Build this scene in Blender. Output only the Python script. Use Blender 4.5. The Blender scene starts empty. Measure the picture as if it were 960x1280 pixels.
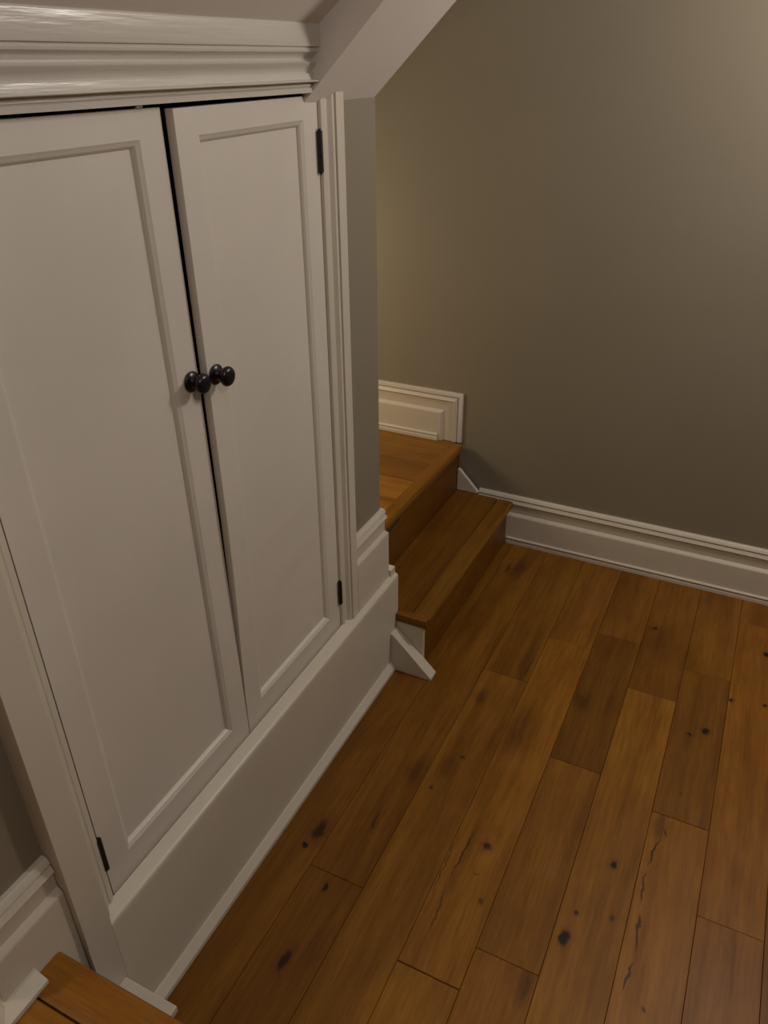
import bpy, bmesh, math, random
from mathutils import Vector, Matrix, noise
random.seed(7)
SC = bpy.context.scene
COL = SC.collection

# ------------------------------------------------------------------ camera
CAM = Vector((0.722, 0.0, 1.487))
YAW, PITCH, ROLL, FPX = math.radians(26.27), math.radians(30.383), math.radians(-0.481), 964.05
def cam_axes():
    cy, sy, cp, sp = math.cos(YAW), math.sin(YAW), math.cos(PITCH), math.sin(PITCH)
    f = Vector((-sy*cp, cy*cp, -sp)); r = Vector((cy, sy, 0)); u = r.cross(f)
    c, s = math.cos(ROLL), math.sin(ROLL)
    return c*r + s*u, -s*r + c*u, f
r_, u_, f_ = cam_axes()
cd = bpy.data.cameras.new('camera'); cam = bpy.data.objects.new('camera', cd); COL.objects.link(cam)
cd.sensor_fit = 'VERTICAL'; cd.sensor_height = 24.0; cd.lens = 24.0*FPX/1280.0; cd.clip_start = 0.02
M = Matrix((r_, u_, -f_)).transposed().to_4x4(); M.translation = CAM
cam.matrix_world = M
SC.camera = cam

# ------------------------------------------------------------------ light
w = bpy.data.worlds.new('world'); SC.world = w; w.use_nodes = True
w.node_tree.nodes['Background'].inputs[0].default_value = (1.0, 0.86, 0.7, 1)
w.node_tree.nodes['Background'].inputs[1].default_value = 0.004
def lamp(name, loc, power, color, radius):
    l = bpy.data.lights.new(name, 'POINT'); l.energy = power; l.color = color; l.shadow_soft_size = radius
    o = bpy.data.objects.new(name, l); COL.objects.link(o); o.location = loc; return o
lamp('far_ceiling_lamp_light', (1.20, 1.80, 1.80), 28.5, (1.0, 0.92, 0.84), 0.11)     # lamp over the sunken floor, towards the far wall
lamp('near_ceiling_lamp_light', (1.10, 0.15, 1.95), 11.0, (1.0, 0.92, 0.84), 0.09)      # its twin over the near end
lamp('stair_hall_lamp_light', (-1.00, 1.72, 0.92), 13.5, (1.0, 0.82, 0.52), 0.15)      # lamp up the far hall
lamp('near_hall_lamp_light', (-0.85, -0.55, 2.0), 24.0, (1.0, 0.84, 0.66), 0.07)      # lamp of the near hall
vs = SC.view_settings
vs.view_transform = 'Standard'; vs.look = 'None'; vs.gamma = 1.0; vs.use_curve_mapping = False
vs.exposure = 0.0

# ------------------------------------------------------------------ materials
class NT:
    def __init__(s, name):
        s.m = bpy.data.materials.new(name); s.m.use_nodes = True
        s.t = s.m.node_tree; s.b = s.t.nodes['Principled BSDF']
    def n(s, typ, **kw):
        nd = s.t.nodes.new(typ)
        for k, v in kw.items():
            if k.startswith('i_'):
                key = k[2:]
                key = int(key) if key.isdigit() else key.replace('_', ' ')
                nd.inputs[key].default_value = v
            else: setattr(nd, k, v)
        return nd
    def l(s, a, b): s.t.links.new(a, b)
    def ramp(s, stops, fac):
        r = s.n('ShaderNodeValToRGB'); e = r.color_ramp.elements
        e[0].position, e[0].color = stops[0]; e[1].position, e[1].color = stops[-1]
        for p, c in stops[1:-1]:
            x = e.new(p); x.color = c
        s.l(fac, r.inputs[0]); return r.outputs[0]
    def mix(s, fac, a, b, blend='MIX'):
        m = s.n('ShaderNodeMix', data_type='RGBA', blend_type=blend)
        for sock, v in ((m.inputs[0], fac), (m.inputs[6], a), (m.inputs[7], b)):
            if isinstance(v, (int, float)): sock.default_value = v
            elif isinstance(v, tuple): sock.default_value = v
            else: s.l(v, sock)
        return m.outputs[2]
    def bump(s, h, strength, dist=0.001):
        b = s.n('ShaderNodeBump'); b.inputs['Strength'].default_value = strength; b.inputs['Distance'].default_value = dist
        s.l(h, b.inputs['Height']); s.l(b.outputs[0], s.b.inputs['Normal'])
def rgb(r, g, b): return (r, g, b, 1.0)

def paint(name, col, rough, brush=None, bstr=0.25, mottle=0.05):
    t = NT(name); tc = t.n('ShaderNodeTexCoord')
    mp = t.n('ShaderNodeMapping'); t.l(tc.outputs['Object'], mp.inputs[0])
    mp.inputs['Scale'].default_value = brush or (1, 1, 1)
    nz = t.n('ShaderNodeTexNoise', i_Scale=60.0 if brush else 380.0, i_Detail=4.0); t.l(mp.outputs[0], nz.inputs[0])
    n2 = t.n('ShaderNodeTexNoise', i_Scale=3.0, i_Detail=3.0); t.l(tc.outputs['Object'], n2.inputs[0])
    d = tuple(c*(1-mottle) for c in col)
    u = tuple(min(1, c*(1+mottle)) for c in col)
    c = t.ramp([(0.3, rgb(*d)), (0.7, rgb(*u))], n2.outputs[0])
    t.l(c, t.b.inputs['Base Color'])
    t.b.inputs['Roughness'].default_value = rough
    t.bump(nz.outputs[0], bstr, 0.0012)
    return t.m
M_TRIM = paint('cream_gloss_trim_paint', (0.595, 0.545, 0.46), 0.36, None, 0.10)
M_DOOR = paint('cream_door_paint', (0.645, 0.60, 0.535), 0.40, None, 0.10)
M_CROWN = paint('brushed_cream_trim_paint', (0.60, 0.565, 0.51), 0.27, (1.0, 0.16, 2.2), 0.55)
M_WALL = paint('taupe_wall_paint', (0.24, 0.208, 0.155), 0.62, None, 0.12, 0.03)
M_PILLAR = M_WALL
M_CEIL = paint('pale_ceiling_paint', (0.74, 0.69, 0.64), 0.75, None, 0.12, 0.02)
def plain(name, col, rough, metal=0.0):
    t = NT(name); tc = t.n('ShaderNodeTexCoord')
    nz = t.n('ShaderNodeTexNoise', i_Scale=120.0, i_Detail=3.0); t.l(tc.outputs['Object'], nz.inputs[0])
    c = t.ramp([(0.35, rgb(*[x*0.8 for x in col])), (0.7, rgb(*[x*1.25 for x in col]))], nz.outputs[0])
    t.l(c, t.b.inputs['Base Color']); t.b.inputs['Roughness'].default_value = rough; t.b.inputs['Metallic'].default_value = metal
    return t.m
M_BLACK = plain('black_lacquer', (0.004, 0.004, 0.005), 0.28)
M_HINGE = plain('black_hinge_metal', (0.006, 0.005, 0.005), 0.4)
M_STEEL = plain('latch_steel', (0.5, 0.5, 0.5), 0.3, 1.0)
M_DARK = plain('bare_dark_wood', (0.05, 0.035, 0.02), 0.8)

WOODN = [0]
def wood(tint=1.0, hue=0.0, axis='y', knots=(), cracks=(), origin=(0, 0, 0), rough=0.42, off=None, blotch=1.0):
    """varnished oak; knots = (x, y, rx, ry, core darkness, halo)"""
    WOODN[0] += 1
    rnd = random.Random(WOODN[0]*13+5)
    t = NT('varnished_oak.%03d' % WOODN[0]); tc = t.n('ShaderNodeTexCoord')
    P = tc.outputs['Object']
    # grain: stretched along the board
    mp = t.n('ShaderNodeMapping'); t.l(P, mp.inputs[0])
    o = off or (rnd.uniform(-9, 9), rnd.uniform(-9, 9), rnd.uniform(-9, 9))
    mp.inputs['Location'].default_value = o
    along = {'x': 0, 'y': 1, 'z': 2}[axis]
    s = [1.0, 1.0, 1.0]; s[along] = 0.07; mp.inputs['Scale'].default_value = s
    warp = t.n('ShaderNodeTexNoise', i_Scale=6.0, i_Detail=2.0); t.l(mp.outputs[0], warp.inputs[0])
    wv = t.n('ShaderNodeVectorMath', operation='MULTIPLY_ADD'); t.l(warp.outputs['Color'], wv.inputs[0])
    wv.inputs[1].default_value = (0.05, 0.05, 0.05); t.l(mp.outputs[0], wv.inputs[2])
    g1 = t.n('ShaderNodeTexNoise', i_Scale=26.0, i_Detail=6.0, i_Roughness=0.65); t.l(wv.outputs[0], g1.inputs[0])
    g2 = t.n('ShaderNodeTexNoise', i_Scale=160.0, i_Detail=3.0, i_Roughness=0.65); t.l(wv.outputs[0], g2.inputs[0])
    g0 = t.n('ShaderNodeTexNoise', i_Scale=9.0, i_Detail=2.0); t.l(wv.outputs[0], g0.inputs[0])
    bl = t.n('ShaderNodeTexNoise', i_Scale=7.0, i_Detail=2.0); t.l(P, bl.inputs[0])
    mid = (0.220*(1+hue*0.12), 0.094*(1-hue*0.08), 0.011)
    def k(m, f): return rgb(*[min(1, x*f*tint) for x in m])
    c = t.ramp([(0.28, k((mid[0]*0.93, mid[1]*0.86, mid[2]*0.8), 0.72)), (0.5, k(mid, 1.0)), (0.74, k((mid[0], mid[1]*1.08, mid[2]*1.15), 1.22))], g1.outputs[0])
    fine = t.ramp([(0.3, rgb(0.80, 0.77, 0.74)), (0.62, rgb(1.05, 1.05, 1.05))], g2.outputs[0])
    c = t.mix(1.0, c, fine, 'MULTIPLY')
    bb = t.ramp([(0.3, rgb(1-0.10*blotch, 1-0.13*blotch, 1-0.15*blotch)), (0.7, rgb(1.05, 1.06, 1.06))], bl.outputs[0])
    c = t.mix(1.0, c, bb, 'MULTIPLY')
    broad = t.ramp([(0.32, rgb(0.84, 0.80, 0.74)), (0.68, rgb(1.14, 1.15, 1.16))], g0.outputs[0])
    c = t.mix(1.0, c, broad, 'MULTIPLY')
    if knots or cracks:
        streak = t.n('ShaderNodeMapRange'); t.l(g1.outputs[0], streak.inputs[0])
        streak.inputs[1].default_value = 0.35; streak.inputs[2].default_value = 0.65; streak.inputs[3].default_value = 1.0; streak.inputs[4].default_value = 0.25
        dn = t.n('ShaderNodeTexNoise', i_Scale=45.0, i_Detail=3.0); t.l(P, dn.inputs[0])
        dv = t.n('ShaderNodeVectorMath', operation='MULTIPLY_ADD'); t.l(dn.outputs['Color'], dv.inputs[0])
        dv.inputs[1].default_value = (0.016, 0.022, 0.0); t.l(P, dv.inputs[2])
        for (x, y, rx, ry, core, halo) in knots:
            sb = t.n('ShaderNodeVectorMath', operation='SUBTRACT'); t.l(dv.outputs[0], sb.inputs[0])
            sb.inputs[1].default_value = (x+0.008, y+0.011, 0)
            ml = t.n('ShaderNodeVectorMath', operation='MULTIPLY'); t.l(sb.outputs[0], ml.inputs[0])
            ml.inputs[1].default_value = (1/rx, 1/ry, 0)
            ln = t.n('ShaderNodeVectorMath', operation='LENGTH'); t.l(ml.outputs[0], ln.inputs[0])
            h = t.n('ShaderNodeMapRange', interpolation_type='SMOOTHSTEP'); t.l(ln.outputs['Value'], h.inputs[0])
            h.inputs[1].default_value = 0.6; h.inputs[2].default_value = 2.3; h.inputs[3].default_value = halo; h.inputs[4].default_value = 0.0
            hm = t.n('ShaderNodeMath', operation='MULTIPLY'); t.l(h.outputs[0], hm.inputs[0]); t.l(streak.outputs[0], hm.inputs[1])
            c = t.mix(hm.outputs[0], c, rgb(0.070*tint, 0.024*tint, 0.006*tint))
            q = t.n('ShaderNodeMapRange', interpolation_type='SMOOTHSTEP'); t.l(ln.outputs['Value'], q.inputs[0])
            q.inputs[1].default_value = 0.45; q.inputs[2].default_value = 1.15; q.inputs[3].default_value = core; q.inputs[4].default_value = 0.0
            c = t.mix(q.outputs[0], c, rgb(0.010, 0.005, 0.004))
        for (x0, y0, x1, y1, wd, st) in cracks:      # a thin dark split between two points
            dx, dy = x1-x0, y1-y0; L = math.hypot(dx, dy); ux, uy = dx/L, dy/L
            sb = t.n('ShaderNodeVectorMath', operation='SUBTRACT'); t.l(dv.outputs[0], sb.inputs[0])
            sb.inputs[1].default_value = ((x0+x1)/2+0.008, (y0+y1)/2+0.011, 0)
            da = t.n('ShaderNodeVectorMath', operation='DOT_PRODUCT'); t.l(sb.outputs[0], da.inputs[0]); da.inputs[1].default_value = (ux*2/L, uy*2/L, 0)
            db = t.n('ShaderNodeVectorMath', operation='DOT_PRODUCT'); t.l(sb.outputs[0], db.inputs[0]); db.inputs[1].default_value = (-uy/wd, ux/wd, 0)
            cb = t.n('ShaderNodeCombineXYZ'); t.l(da.outputs['Value'], cb.inputs[0]); t.l(db.outputs['Value'], cb.inputs[1])
            ln = t.n('ShaderNodeVectorMath', operation='LENGTH'); t.l(cb.outputs[0], ln.inputs[0])
            q = t.n('ShaderNodeMapRange', interpolation_type='SMOOTHSTEP'); t.l(ln.outputs['Value'], q.inputs[0])
            q.inputs[1].default_value = 0.5; q.inputs[2].default_value = 1.1; q.inputs[3].default_value = st; q.inputs[4].default_value = 0.0
            c = t.mix(q.outputs[0], c, rgb(0.028, 0.009, 0.004))
    t.l(c, t.b.inputs['Base Color'])
    rr = t.n('ShaderNodeMapRange'); t.l(g1.outputs[0], rr.inputs[0]); rr.inputs[3].default_value = rough+0.06; rr.inputs[4].default_value = rough-0.04
    t.l(rr.outputs[0], t.b.inputs['Roughness'])
    t.b.inputs['Specular IOR Level'].default_value = 0.22
    t.bump(g2.outputs[0], 0.12, 0.0006)
    return t.m

# ------------------------------------------------------------------ mesh helpers (all in world coordinates)
def world_origin(p):
    v = Vector((0, 0, 0))
    while p is not None:
        v += p.location; p = p.parent
    return v
def link(name, bm, mat, parent=None, smooth=False, warp=None):
    if warp:
        for v in bm.verts: v.co = warp(v.co)
    o0 = world_origin(parent)
    for v in bm.verts: v.co -= o0
    bmesh.ops.recalc_face_normals(bm, faces=bm.faces)
    me = bpy.data.meshes.new(name); bm.to_mesh(me); bm.free()
    if smooth:
        for p in me.polygons: p.use_smooth = True
        me.set_sharp_from_angle(angle=math.radians(35))
    me.materials.append(mat)
    ob = bpy.data.objects.new(name, me); COL.objects.link(ob); ob.parent = parent
    return ob
def empty(name, loc):
    o = bpy.data.objects.new(name, None); COL.objects.link(o); o.location = loc; o.empty_display_size = 0.05; return o
def tag(o, label, cat=None, kind=None, group=None):
    o['label'] = label
    if cat: o['category'] = cat
    if kind: o['kind'] = kind
    if group: o['group'] = group
    return o
def hexa(bm, c):      # 8 corners: bottom loop then top loop
    v = [bm.verts.new(p) for p in c]
    for f in ((0, 3, 2, 1), (4, 5, 6, 7), (0, 1, 5, 4), (1, 2, 6, 5), (2, 3, 7, 6), (3, 0, 4, 7)):
        bm.faces.new([v[i] for i in f])
    return v
def box(bm, x0, x1, y0, y1, z0, z1):
    return hexa(bm, [(x0, y0, z0), (x1, y0, z0), (x1, y1, z0), (x0, y1, z0), (x0, y0, z1), (x1, y0, z1), (x1, y1, z1), (x0, y1, z1)])
def bevel(bm, w, seg=2, edges=None):
    bmesh.ops.bevel(bm, geom=list(edges or bm.edges), offset=w, segments=seg, affect='EDGES', profile=0.6)
def bbox(x0, x1, y0, y1, z0, z1, w=0.0, seg=2):
    bm = bmesh.new(); box(bm, x0, x1, y0, y1, z0, z1)
    if w: bevel(bm, w, seg)
    return bm
def loft(bm, loops, closed=False, caps=False):
    rows = [[bm.verts.new(p) for p in lp] for lp in loops]
    n = len(rows[0])
    for a, b in zip(rows[:-1], rows[1:]):
        for i in range(n if closed else n-1):
            j = (i+1) % n
            bm.faces.new((a[i], a[j], b[j], b[i]))
    if caps:
        bm.faces.new(rows[0][::-1]); bm.faces.new(rows[-1])
def prism(bm, poly, axis, a0, a1):   # poly of 2-D points, extruded along an axis
    def P(q, a):
        return {'x': (a, q[0], q[1]), 'y': (q[0], a, q[1]), 'z': (q[0], q[1], a)}[axis]
    loft(bm, [[P(q, a0) for q in poly], [P(q, a1) for q in poly]], True, True)
def slice_z(bm, zs):
    for z in zs:
        bmesh.ops.bisect_plane(bm, geom=list(bm.verts)+list(bm.edges)+list(bm.faces), plane_co=(0, 0, z), plane_no=(0, 0, 1))
def slice_y(bm, ys):
    for y in ys:
        bmesh.ops.bisect_plane(bm, geom=list(bm.verts)+list(bm.edges)+list(bm.faces), plane_co=(0, y, 0), plane_no=(0, 1, 0))
def lathe(bm, origin, prof, axis_x=True, n=28):      # prof: (distance along +x, radius)
    o = Vector(origin); loops = []
    for d, r in prof:
        loops.append([(o.x+d, o.y+r*math.cos(2*math.pi*i/n), o.z+r*math.sin(2*math.pi*i/n)) for i in range(n)])
    loft(bm, loops, True, True)

# ------------------------------------------------------------------ measures
XW = -0.03            # plaster face of the cupboard wall
YFW = 2.291           # far wall
YC = 1.500            # far corner of the cupboard wall
YN = 0.305            # near corner of the cupboard wall
ZT, ZL = 0.172, 0.346 # step tread, landings
def soff(x): return 1.4255 + 0.926*(x-XW)         # underside of the sloping bulkhead
def slope(x): return 1.5385 + 0.75*(x-0.008)       # sloping ceiling over the cupboard
ZC = 2.75

# ------------------------------------------------------------------ setting: walls and ceilings
o = link('wall_far', bbox(-2.6, 3.4, YFW, YFW+0.12, 0, ZC), M_WALL)
tag(o, 'plain taupe painted wall above the white baseboard and steps', kind='structure')
bm = bmesh.new()
prism(bm, [(-0.9, 0.0), (XW, 0.0), (XW, soff(XW)), (-0.9, soff(XW))], 'y', 1.32, YC)
o = link('wall_left', bm, M_PILLAR)
tag(o, 'plain taupe painted pillar between the cupboard casing and the far landing', kind='structure')
o = link('wall_left_near', bbox(-0.9, XW, YN, 0.455, 0.0, 1.53), M_PILLAR)
tag(o, 'taupe painted pillar above the white baseboard on the near landing', kind='structure')
o = link('wall_left_upper', bbox(-0.9, -0.045, YN, YC, 1.536, ZC), M_PILLAR)
tag(o, 'taupe wall above the cupboard hidden by the sloping ceiling', kind='structure')
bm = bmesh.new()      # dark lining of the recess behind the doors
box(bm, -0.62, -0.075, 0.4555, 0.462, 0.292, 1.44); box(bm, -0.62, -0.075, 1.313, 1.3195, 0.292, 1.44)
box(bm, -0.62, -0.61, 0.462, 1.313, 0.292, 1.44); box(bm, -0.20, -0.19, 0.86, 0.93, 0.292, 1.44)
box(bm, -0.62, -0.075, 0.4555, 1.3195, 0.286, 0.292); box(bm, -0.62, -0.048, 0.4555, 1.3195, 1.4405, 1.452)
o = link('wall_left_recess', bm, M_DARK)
tag(o, 'dark inside of the cupboard recess', kind='structure')
# bulkhead: sloping soffit over the end of the cupboard wall
bm = bmesh.new()
prism(bm, [(XW-0.002, soff(XW-0.002)), (1.40, soff(1.40)), (1.40, ZC+0.02), (XW-0.002, ZC+0.02)], 'y', 1.235, 1.497)
o = link('ceiling_bulkhead', bm, M_CEIL)
tag(o, 'pale sloping soffit bulkhead running up from the cupboard corner', kind='structure')
bm = bmesh.new()
prism(bm, [(-0.036, slope(-0.036)), (1.55, slope(1.55)), (1.55, ZC+0.1), (-0.036, ZC+0.1)], 'y', -0.2, 1.235)
o = link('ceiling_slope', bm, M_CEIL)
tag(o, 'pale sloping ceiling above the cupboard cornice', kind='structure')
bm = bmesh.new(); box(bm, -2.6, 3.4, -2.9, YFW+0.12, ZC, ZC+0.1)
o = link('ceiling', bm, M_CEIL); tag(o, 'flat pale ceiling over the sunken floor and halls', kind='structure')
o = link('wall_right', bbox(3.3, 3.4, -2.9, YFW, 0, ZC), M_WALL); tag(o, 'taupe painted wall opposite the cupboard', kind='structure')
o = link('wall_back', bbox(-2.6, 3.4, -2.9, -2.8, 0, ZC), M_WALL); tag(o, 'taupe painted wall at the end of the near landing', kind='structure')
bm = bmesh.new(); box(bm, -2.6, -2.5, -2.8, YN, 0, ZC); box(bm, -2.6, -2.5, YC, YFW, 0, ZC)
box(bm, -2.5, -0.9, YN, YN+0.08, 0, ZC); box(bm, -2.5, -0.9, YC-0.08, YC, 0, ZC)
o = link('wall_hall', bm, M_WALL); tag(o, 'taupe walls of the two halls behind the cupboard wall', kind='structure')

# ------------------------------------------------------------------ floor boards
o = bbox(0.0, 3.3, 0.2, YFW, -0.06, -0.016)
floor = link('floor', o, M_DARK); tag(floor, 'sunken floor of wide knotty varnished oak planks', kind='structure')
ROWS = [0.001, 0.112, 0.239, 0.3665, 0.4935, 0.619, 0.747, 0.8705, 0.9955, 1.122, 1.249, 1.376, 1.503, 1.63, 1.757, 1.884, 2.011]+[2.011+0.1274*i for i in range(1, 11)]
Y0, Y1 = 0.22, YFW-0.012
JO = {0: [], 1: [.865], 2: [1.609], 3: [.762, 1.822], 4: [.850, 1.377, 1.908], 5: [1.707], 6: [1.322, 1.850], 7: [1.104, 2.145], 8: [1.5]}
# (row, piece): tint, hue
TI = {(0, 0): (.80, .1), (1, 0): (.78, .15), (1, 1): (.92, .05), (2, 0): (1.05, -.12), (2, 1): (.98, -.1),
      (3, 0): (1.05, -.15), (3, 1): (1.18, -.05), (3, 2): (.98, 0), (4, 0): (1.0, .15), (4, 1): (1.0, .0), (4, 2): (.62, .2), (4, 3): (.86, .1),
      (5, 0): (1.13, -.1), (5, 1): (.86, .05), (6, 0): (1.14, .15), (6, 1): (.78, .1), (6, 2): (.82, .15),
      (7, 0): (.86, .4), (7, 1): (1.05, .2), (7, 2): (.95, .2), (8, 0): (.95, .2), (8, 1): (.95, .1)}
KN = {(0, 0): [(.087, .948, .016, .030, .80, .85), (.077, .900, .007, .010, .95, .3)],
      (1, 0): [(.166, .834, .006, .010, .85, .35), (.172, .665, .009, .026, .85, .6)],
      (1, 1): [(.219, 1.192, .016, .035, .12, .65), (.190, 1.02, .006, .04, .1, .35)],
      (2, 0): [(.266, 1.501, .012, .026, .3, .7), (.275, 1.235, .016, .03, .05, .55), (.300, 1.285, .006, .006, .7, .3), (.268, 1.165, .005, .006, .7, .2)],
      (2, 1): [(.345, 1.68, .010, .09, .05, .6)],
      (3, 1): [(.397, 1.43, .022, .06, .12, .75), (.439, 1.070, .010, .014, .8, .65), (.446, 1.12, .008, .02, .1, .5), (.470, .945, .005, .008, .55, .3), (.44, 1.0, .006, .004, .4, .2)],
      (4, 0): [(.600, .82, .010, .03, .25, .7)],
      (4, 2): [(.515, 1.600, .018, .025, .25, .7)],
      (5, 0): [(.697, 1.143, .008, .011, .95, .55), (.642, .943, .010, .020, .97, .4), (.652, 1.004, .006, .007, .75, .3), (.719, 1.022, .006, .010, .6, .3)],
      (5, 1): [(.644, 2.000, .008, .010, .9, .5), (.665, 1.95, .016, .05, .05, .55)],
      (6, 0): [(.768, 1.29, .012, .03, .15, .75), (.806, .873, .005, .005, .7, .3)],
      (6, 1): [(.829, 1.630, .010, .011, .97, .5), (.794, 1.601, .006, .006, .8, .4), (.80, 1.40, .004, .006, .5, .2)],
      (7, 1): [(.876, 1.777, .007, .008, .97, .3), (.953, 2.016, .009, .012, .97, .2), (.962, 1.794, .008, .008, .85, .3)],
      (3, 2): [(.480, 1.9, .008, .06, .05, .4)],
      (0, 1): []}
KN[(2, 1)] += [(.30, 2.10, .01, .05, .05, .3)]
KN[(1, 1)] += [(.143, 2.117, .006, .03, .55, .5), (.175, 2.12, .014, .05, .15, .75)]
CR = {(3, 1): [(.402, 1.11, .392, .955, .003, .75), (.392, .955, .402, .83, .0025, .6), (.372, 1.08, .372, .90, .002, .6)],
      (6, 0): [(.776, 1.26, .760, 1.17, .003, .8), (.760, 1.17, .766, 1.07, .003, .8), (.766, 1.07, .774, .96, .0035, .8), (.774, .96, .765, .88, .003, .8), (.775, 1.285, .790, 1.262, .003, .7)],
      (1, 1): [(.190, 1.05, .186, .99, .003, .7)],
      (2, 1): [(.353, 1.72, .350, 1.62, .003, .6)]}
def plank(parent, x0, x1, y0, y1, z, mat, thick=0.015, gap=0.0004, name='plank', dz=0.0, w=0.0008):
    bm = bmesh.new(); box(bm, x0+gap, x1-gap, y0+gap, y1-gap, z-thick, z+dz)
    bevel(bm, w, 1, [e for e in bm.edges if all(v.co.z > z-thick/2 for v in e.verts)])
    return link(name, bm, mat, parent)
for r in range(len(ROWS)-1):
    js = JO.get(r)
    if js is None: js = [random.uniform(.6, 1.0), random.uniform(1.3, 1.9)]
    ys = [Y0]+js+[Y1]
    for i in range(len(ys)-1):
        tt, hh = TI.get((r, i), (random.uniform(.8, 1.1), random.uniform(-.1, .2)))
        m = wood(tt, hh, 'y', KN.get((r, i), ()), CR.get((r, i), ()))
        g = 0.0012 if (r, i) in ((3, 0),) else 0.0004
        plank(floor, ROWS[r], ROWS[r+1], ys[i], ys[i+1]-(0.0014 if (r, i) == (3, 0) else 0), 0.0, m, dz=random.uniform(-.0004, .0001))

# ------------------------------------------------------------------ landings
base = bbox(-2.5, -0.112, 1.517, YFW, 0.0, ZL-0.016)
lf = link('floor_landing_far', base, M_DARK); tag(lf, 'raised far landing of golden oak boards above the step', kind='structure')
m1, m2, m3 = wood(1.02, .05, 'x'), wood(.98, -.1, 'x'), wood(1.22, -.15, 'x')
ylist = [1.517, 1.58, 1.705, 1.83, 1.955, 2.087, YFW-0.012]
for i in range(len(ylist)-1):
    m = wood([1.0, 1.3, 1.25, 1.62, .92, 1.02][i], [-.1, -.1, -.05, -.15, -.05, .1][i], 'x')
    for (xa, xb) in ((-1.3, -0.1335), (-2.5, -1.3)):
        plank(lf, xa, xb, ylist[i], ylist[i+1], ZL, m, gap=0.0010, w=0.0016)
bm = bmesh.new()      # nosing strip of the far landing
prof = [(0.037, ZL-0.028), (0.037, ZL+0.0008), (0.036, ZL+0.0016), (0.006, ZL+0.0012), (0.002, ZL-0.001), (0.0, ZL-0.006), (0.0, ZL-0.021), (0.002, ZL-0.026), (0.006, ZL-0.028)]
loft(bm, [[(-0.107-d, 1.517, z) for d, z in prof], [(-0.096-d, 2.268, z) for d, z in prof]], True, True)
link('nosing', bm, wood(1.12, 0, 'y', blotch=.6), lf, smooth=True)
base = bbox(-2.5, 3.3, -2.8, 0.36, 0.0, ZL-0.016)
ln_ = link('floor_landing_near', base, M_DARK); tag(ln_, 'raised near landing of golden oak boards below the left baseboard', kind='structure')
yl = [-2.8, -1.6, -0.6, -0.33, -0.2, -0.07, 0.06, 0.187, 0.314]
for i in range(len(yl)-1):
    for (xa, xb) in ((-2.5, -1.2), (-1.2, 0.16+0.15*(i % 3)), (0.16+0.15*(i % 3), 3.3)):
        plank(ln_, xa, xb, yl[i], yl[i+1], ZL, wood(random.uniform(1.0, 1.2), random.uniform(-.1, .1), 'x'), w=0.002)
bm = bmesh.new()
loft(bm, [[(-0.0100, 0.3795-d*1.72, z) for d, z in prof], [(3.3, 0.3825-d*1.72, z) for d, z in prof]], True, True)
link('nosing', bm, wood(1.22, .05, 'x', blotch=.6), ln_, smooth=True)

# ------------------------------------------------------------------ wooden step with its risers
st = empty('wooden_step', (0.0, 1.9, 0.0))
tag(st, 'single varnished oak step with white end panel below the far landing', 'step')
XN = 0.098
bm = bmesh.new(); box(bm, -0.108, 0.0445, 1.552, 2.263, ZT-0.026, ZT); bevel(bm, 0.0008, 1)
link('tread_board', bm, wood(.78, .2, 'y', [(.018, 1.60, .005, .012, .6, .4)]), st)
bm = bmesh.new()
pr = [(0.0455, ZT-0.026), (XN-0.005, ZT-0.026), (XN-0.001, ZT-0.022), (XN, ZT-0.016), (XN, ZT-0.008), (XN-0.002, ZT-0.003), (XN-0.006, ZT), (0.0455, ZT)]
loft(bm, [[(x-0.004, 1.545, z) for x, z in pr], [(x+0.003, 2.263, z) for x, z in pr]], True, True)
link('nosing_board', bm, wood(.85, -.25, 'y', rough=.36, blotch=.6), st, smooth=True)
bm = bmesh.new(); box(bm, 0.0015, XN-0.006, 1.529, 1.5515, ZT-0.026, ZT+0.0005)
bevel(bm, 0.003, 2)
link('return_nosing', bm, wood(.95, 0, 'x'), st)
o = link('riser', bbox(0.064, 0.082, 1.545, 2.262, 0.0, ZT-0.026), wood(.8, .1, 'y'), st)
bm = bmesh.new()     # upper riser, cut short behind the pillar so a dark slot shows under the nosing
prism(bm, [(1.547, ZT), (2.262, ZT), (2.262, ZL-0.028), (1.80, ZL-0.028), (1.78, ZL-0.050), (1.547, ZL-0.050)], 'x', -0.1115, -0.1085)
link('riser', bm, wood(.72, .1, 'y'), st)
o = link('end_panel', bbox(0.0005, 0.0825, 1.533, 1.5445, 0.0, ZT-0.0265, 0.001, 1), M_TRIM, st); o['label'] = 'white painted end panel'
bm = bmesh.new()
box(bm, -0.105, 0.06, 1.56, 2.25, 0.0, ZT-0.0265)
link('carcass', bm, M_DARK, st)

# sloping white trim blocks
def tri_block(name, pts, y0, y1, label):
    bm = bmesh.new(); prism(bm, pts, 'y', y0, y1); bevel(bm, 0.0015, 2)
    o = link(name, bm, M_TRIM, None); tag(o, label, kind='structure'); return o
tri_block('trim_1', [(0.0, 0.0), (0.124, 0.0), (0.124, 0.006), (0.006, 0.124), (0.0, 0.124)], 1.496, 1.5325, 'white sloping trim block against the side of the wooden step')
tri_block('trim_2', [(-0.1075, ZT), (-0.030, ZT), (-0.030, ZT+0.006), (-0.101, 0.253), (-0.1075, 0.253)], 2.2645, 2.2785, 'small white sloping trim piece between wooden step and far wall')
bm = bbox(0.0, 0.110, 0.425, 0.459, 0.135, 0.152, 0.003, 2); box(bm, 0.0, 0.09, 0.425, 0.447, 0.0, 0.135)
o = link('trim_3', bm, M_TRIM); tag(o, 'white trim ledge under the edge of the near landing', kind='structure')

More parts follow.
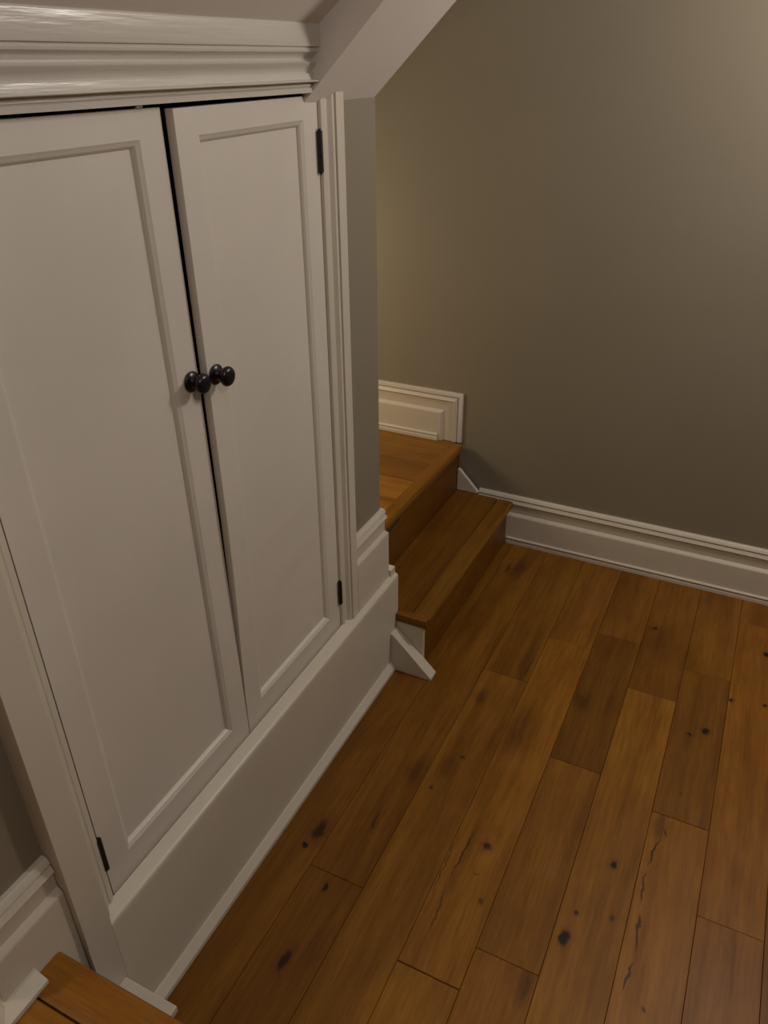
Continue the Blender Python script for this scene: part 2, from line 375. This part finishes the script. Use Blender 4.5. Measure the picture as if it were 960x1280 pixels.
# ------------------------------------------------------------------ baseboards
BB = [(0.0, 0.0), (0.0, 0.007), (0.002, 0.0095), (0.0115, 0.0135), (0.0130, 0.0125), (0.0140, 0.0080), (0.0160, 0.0080), (0.0170, 0.0120), (0.0275, 0.0170), (0.0295, 0.0160), (0.0305, 0.0115),
      (0.036, 0.0105), (0.065, 0.0105), (0.0730, 0.0185), (0.0750, 0.0195), (0.0800, 0.0195)]
def sweep(path, normals, ztop, zbot, prof=BB):
    """baseboard along a plan path; normals = offset direction per path point (mitres included)"""
    pr = prof+[(ztop-zbot, prof[-1][1])]
    bm = bmesh.new()
    loops = []
    for t, d in pr: loops.append([(p[0]+n[0]*d, p[1]+n[1]*d, ztop-t) for p, n in zip(path, normals)])
    loops.append([(p[0], p[1], zbot) for p in path])
    rows = [[bm.verts.new(c) for c in lp] for lp in loops]
    n = len(path)
    for a, b in zip(rows, rows[1:]+rows[:1]):
        for i in range(n-1):
            bm.faces.new((a[i], a[i+1], b[i+1], b[i]))
    bm.faces.new([r[0] for r in rows]); bm.faces.new([r[-1] for r in rows][::-1])
    return bm
def quarter(path, normals, zb, h, d0, d1, flat=False):
    k = 6
    if flat: prof = [(d0, 0.0), (d1, 0.0), (d1, h*0.42), (d1-0.002, h*0.5), (d0+0.007, h*0.86), (d0+0.004, h), (d0, h)]
    else: prof = [(d0, 0.0), (d1, 0.0)]+[(d0+(d1-d0)*math.cos(a), 0.004+(h-0.004)*math.sin(a)) for a in [i*math.pi/2/k for i in range(k+1)]]
    bm = bmesh.new()
    rows = [[bm.verts.new((p[0]+n[0]*d, p[1]+n[1]*d, zb+z)) for p, n in zip(path, normals)] for d, z in prof]
    n = len(path)
    for a, b in zip(rows, rows[1:]+rows[:1]):
        for i in range(n-1): bm.faces.new((a[i], a[i+1], b[i+1], b[i]))
    bm.faces.new([r[0] for r in rows]); bm.faces.new([r[-1] for r in rows][::-1])
    return bm
# far baseboard on the sunken floor
P, N = [(-0.03, YFW), (3.3, YFW)], [(0, -1), (0, -1)]
bf = link('baseboard_far', sweep(P, N, 0.1845, 0.0), M_TRIM, None, True); tag(bf, 'white stepped baseboard along the far wall at floor level', kind='structure')
link('shoe_moulding', quarter([(0.086, YFW), (3.3, YFW)], N, 0.0, 0.026, 0.0195, 0.0245, True), M_TRIM, bf, True)
# baseboard of the far landing, its mouldings turned down at the end like a picture frame
XE = -0.107; ZE = 0.522
bm = bmesh.new()
zb = ZL
rows = []
for t, d in BB+[(0.12, 0.0195)]:
    rows.append([bm.verts.new(c) for c in ((-2.5, YFW-d, ZE-t), (XE-t, YFW-d, ZE-t), (XE-t, YFW-d, zb))])
for a, b in zip(rows, rows[1:]):
    for i in range(2): bm.faces.new((a[i], a[i+1], b[i+1], b[i]))
lst = rows[-1]
v0 = bm.verts.new((-2.5, YFW-0.0195, zb)); bm.faces.new((lst[0], lst[1], lst[2], v0))
back = [bm.verts.new(c) for c in ((-2.5, YFW, ZE), (XE, YFW, ZE), (XE, YFW, zb), (-2.5, YFW, zb))]
bfl = link('baseboard_far_landing', bm, M_TRIM, None, True); tag(bfl, 'white baseboard with mouldings turned down at its end on the far landing', kind='structure')
link('shoe_moulding', quarter([(-2.5, YFW), (-0.190, YFW)], N, ZL, 0.024, 0.0195, 0.027, True), M_TRIM, bfl, True)
# corner baseboard on the pillar beside the step
be = link('baseboard_corner', sweep([(XW, 1.3455), (XW, YC), (-0.9, YC)], [(1, 0), (1, 1), (0, 1)], 0.512, 0.2925, [(t, d*0.84) for t, d in BB]), M_TRIM, None, True)
tag(be, 'white stepped baseboard wrapping the taupe pillar beside the step', kind='structure')
bm = bmesh.new(); box(bm, -0.10, -0.0085, YC+0.0185, 1.5445, ZT, 0.318); bevel(bm, 0.001, 1)
link('corner_block', bm, M_TRIM, be)
# near baseboard on the landing
bn = link('baseboard_near', sweep([(-0.9, YN), (XW, YN), (XW, 0.4125)], [(0, -1), (1, -1), (1, 0)], 0.514, ZL), M_TRIM, None, True)
tag(bn, 'white stepped baseboard standing on the near landing beside the cupboard casing', kind='structure')
link('shoe_moulding', quarter([(-0.9, YN), (XW, YN), (XW, 0.337)], [(0, -1), (1, -1), (1, 0)], ZL, 0.019, 0.0195, 0.043, True), M_TRIM, bn, True)
bm = bbox(XW, XW+0.0195, 0.345, 0.4125, 0.0, ZL)
link('lower_panel', bm, M_TRIM, bn)
# tall skirting under the cupboard, with sloping sill and quarter round
bm = bmesh.new()
prism(bm, [(-0.0262, 0.0), (0.0, 0.0), (0.0, 0.010), (0.0, 0.278), (0.0, 0.2895), (-0.0008, 0.2920), (-0.0030, 0.2940), (-0.0070, 0.2960), (-0.0256, 0.3042), (-0.0262, 0.3030)], 'y', 0.463, 1.5455)
bl_ = link('baseboard_left', bm, M_TRIM, None, True); tag(bl_, 'tall plain white skirting board with sloping sill under the cupboard doors', kind='structure')
link('shoe_moulding', quarter([(0, 0.464), (0, 1.4955)], [(1, 0), (1, 0)], 0.0, 0.026, 0.0, 0.016, True), M_TRIM, bl_, True)

# ------------------------------------------------------------------ built-in cupboard
cup = empty('built_in_cupboard', (XW, 0.885, 0.30))
tag(cup, 'cream built-in cupboard with two panelled doors and round black knobs', 'cupboard')
# casing: moulded architrave, one each side
CP = [(0.0, 0.0), (0.0, 0.003), (0.002, 0.006), (0.012, 0.008), (0.014, 0.007), (0.017, 0.005), (0.022, 0.006), (0.026, 0.0105), (0.028, 0.013), (0.034, 0.0135), (0.0345, 0.0115), (0.036, 0.0115),
      (0.0365, 0.0165), (0.064, 0.0165), (0.066, 0.015), (0.066, 0.0)]
CL = [(0.0, 0.0), (0.0, 0.003), (0.002, 0.006), (0.012, 0.009), (0.014, 0.008), (0.018, 0.010), (0.024, 0.017), (0.027, 0.021), (0.031, 0.022), (0.032, 0.020), (0.034, 0.020),
      (0.0345, 0.0298), (0.0830, 0.0298), (0.084, 0.0280), (0.084, 0.0)]
def casing(cp, y_in, sgn, z0, ztop):
    bm = bmesh.new()
    lo = [(XW+d, y_in+sgn*u, z0(u)) for u, d in cp]
    hi = [(XW+d, y_in+sgn*u, ztop(XW+d)) for u, d in cp]
    loft(bm, [lo, hi], True, False)
    bm.faces.new([v for v in bm.verts][:len(cp)][::-1]); bm.faces.new([v for v in bm.verts][len(cp):])
    return link('casing', bm, M_TRIM, cup, True)
casing(CP, 1.2795, 1, lambda u: 0.2965, lambda x: soff(x)-0.0005)
casing(CL, 0.498, -1, lambda u: 0.300, lambda x: 1.4410)
link('plinth', bbox(XW, -0.0002, 0.414, 0.4628, 0.0, 0.300), M_TRIM, cup)
# cornice
def cz(z, y):       # its top edge climbs a little towards the near end
    return z
CN = [(-0.034, 1.4415), (-0.0110, 1.4415), (-0.0105, 1.4485), (-0.013, 1.4495), (-0.0105, 1.4508), (-0.0105, 1.4565), (0.0020, 1.4570), (0.0032, 1.4580), (0.0025, 1.4592),
      (-0.0070, 1.4610), (-0.0072, 1.4690), (-0.0095, 1.4702), (-0.0095, 1.4715), (-0.0070, 1.4760), (-0.0045, 1.4790), (-0.0010, 1.4822), (0.0000, 1.4842), (-0.0045, 1.4862), (-0.0075, 1.4895), (-0.0050, 1.4935), (0.0005, 1.4965),
      (0.0040, 1.4985), (0.0048, 1.5015), (0.0035, 1.5040), (0.0028, 1.5052), (0.0070, 1.5060), (0.0075, 1.5075), (0.0070, 1.5345), (0.0055, 1.5365), (-0.010, 1.5245), (-0.034, 1.5065)]
bm = bmesh.new()
ysn = [0.31+(1.2345-0.31)*i/14 for i in range(15)]
loft(bm, [[(x+0.0006*noise.noise((y*9, z*40, 1)), y, cz(z, y)+0.0005*noise.noise((y*7, z*30, 5))) for x, z in CN] for y in ysn], True, True)
o = link('cornice', bm, M_CROWN, cup, True); o['label'] = 'moulded cream cornice with brush-marked gloss paint'

# doors
ZB, ZTOP = 0.2980, 1.4365
def door_mesh(y0, y1, slant):
    """stiles and rails of a door around its panel opening"""
    py0, py1, pz0, pz1 = y0+0.046, y1-0.046, 0.352, 1.404
    xf, xb = XW, XW-0.0135
    bm = bmesh.new()
    for (a, b, c, d) in ((y0, py0, ZB, ZTOP), (py1, y1, ZB, ZTOP), (py0, py1, ZB, pz0), (py0, py1, pz1, ZTOP)):
        box(bm, xb, xf, a, b, c, d)
    bmesh.ops.remove_doubles(bm, verts=bm.verts, dist=1e-5)
    inner = [f for f in bm.faces if all(abs(v.co.y-py0) < 1e-5 or abs(v.co.y-py1) < 1e-5 for v in f.verts) is False and False]
    return bm, (py0, py1, pz0, pz1)
ZS = [0.40+0.1*i for i in range(11)]
def make_door(y0, y1, warp, side):
    bm, (a, b, c, d) = door_mesh(y0, y1, 0)
    slice_z(bm, ZS)
    dr = link('door', bm, M_DOOR, cup, warp=warp)
    # rounded outer lips
    bm = bmesh.new(); box(bm, XW-0.0128, XW-0.0095, a-0.001, b+0.001, c-0.001, d+0.001); slice_z(bm, ZS)
    link('door_panel', bm, M_DOOR, dr, warp=warp)
    # ovolo moulding round the panel, mitred
    pr = [(0.0, 0.0), (0.002, 0.0), (0.0045, -0.0015), (0.0085, -0.0035), (0.011, -0.0065), (0.0125, -0.0096)]
    bm = bmesh.new(); loops = []
    for t, x in pr:
        loops.append([(XW+x, a+t, c+t), (XW+x, b-t, c+t), (XW+x, b-t, d-t), (XW+x, a+t, d-t)])
    loft(bm, loops, True, False); slice_z(bm, ZS)
    link('panel_moulding', bm, M_DOOR, dr, False, warp)
    return dr
def no_warp(c): return c
def left_warp(c):      # its free edge leans away from the other door towards the top
    k = max(0.0, (c.y-0.55)/0.34)
    return Vector((c.x, c.y-0.013*k*max(0, (c.z-ZB)/1.13), c.z))
def right_warp(c):     # stands ajar at its free edge, drawn shut at the bottom
    s = max(0.0, min(1.0, (c.z-ZB)/0.50)); s = s*s*(3-2*s)
    k = (1.2785-c.y)/0.385
    return Vector((c.x+0.0135*k*s, c.y-0.006*k*max(0, (c.z-ZB)/1.13), c.z-0.002*k*s))
dl = make_door(0.5020, 0.8930, left_warp, -1)
dr = make_door(0.8950, 1.2785, right_warp, 1)
def knob(door, y, z, x, tilt):
    prof = [(0.0, 0.0005), (0.0, 0.0148), (0.0015, 0.0160), (0.0035, 0.0160), (0.0055, 0.0140), (0.0070, 0.0095), (0.0105, 0.0072), (0.0145, 0.0078), (0.0175, 0.0110), (0.0200, 0.0146),
            (0.0225, 0.0158), (0.0255, 0.0154), (0.0280, 0.0138), (0.0298, 0.0105), (0.0306, 0.0055), (0.0308, 0.0005)]
    bm = bmesh.new(); lathe(bm, (x, y, z), prof)
    return link('knob', bm, M_BLACK, door, True)
knob(dl, 0.8655, 1.069, XW+0.0002, 0)
knob(dr, 0.9090, 1.068, XW+0.0130, 0)
def hinge(door, y, z0, z1, sgn, x=XW+0.0045):
    bm = bmesh.new(); n = 5; h = (z1-z0)/n
    for i in range(n):           # five knuckles on one pin
        lo, hi = z0+i*h+0.0003, z0+(i+1)*h-0.0003
        loft(bm, [[(x+0.0052*math.cos(a), y+0.0052*math.sin(a), zz) for a in [k*math.pi/5 for k in range(10)]] for zz in (lo, hi)], True, True)
    loft(bm, [[(x+0.0026*math.cos(a), y+0.0026*math.sin(a), zz) for a in [k*math.pi/4 for k in range(8)]] for zz in (z0-0.003, z1+0.003)], True, True)
    box(bm, x-0.008, x-0.002, y-0.0012, y+0.0012, z0, z1)
    return link('hinge', bm, M_HINGE, door, True)
hinge(dr, 1.2760, 1.317, 1.383, 1); hinge(dr, 1.2770, 0.371, 0.433, 1)
hinge(dl, 0.5000, 1.317, 1.383, -1); hinge(dl, 0.4995, 0.372, 0.444, -1)
o = link('latch', bbox(-0.040, -0.026, 0.832, 0.845, 1.4372, 1.4405, 0.0008, 1), M_STEEL, cup); o['label'] = 'small steel catch above the doors'
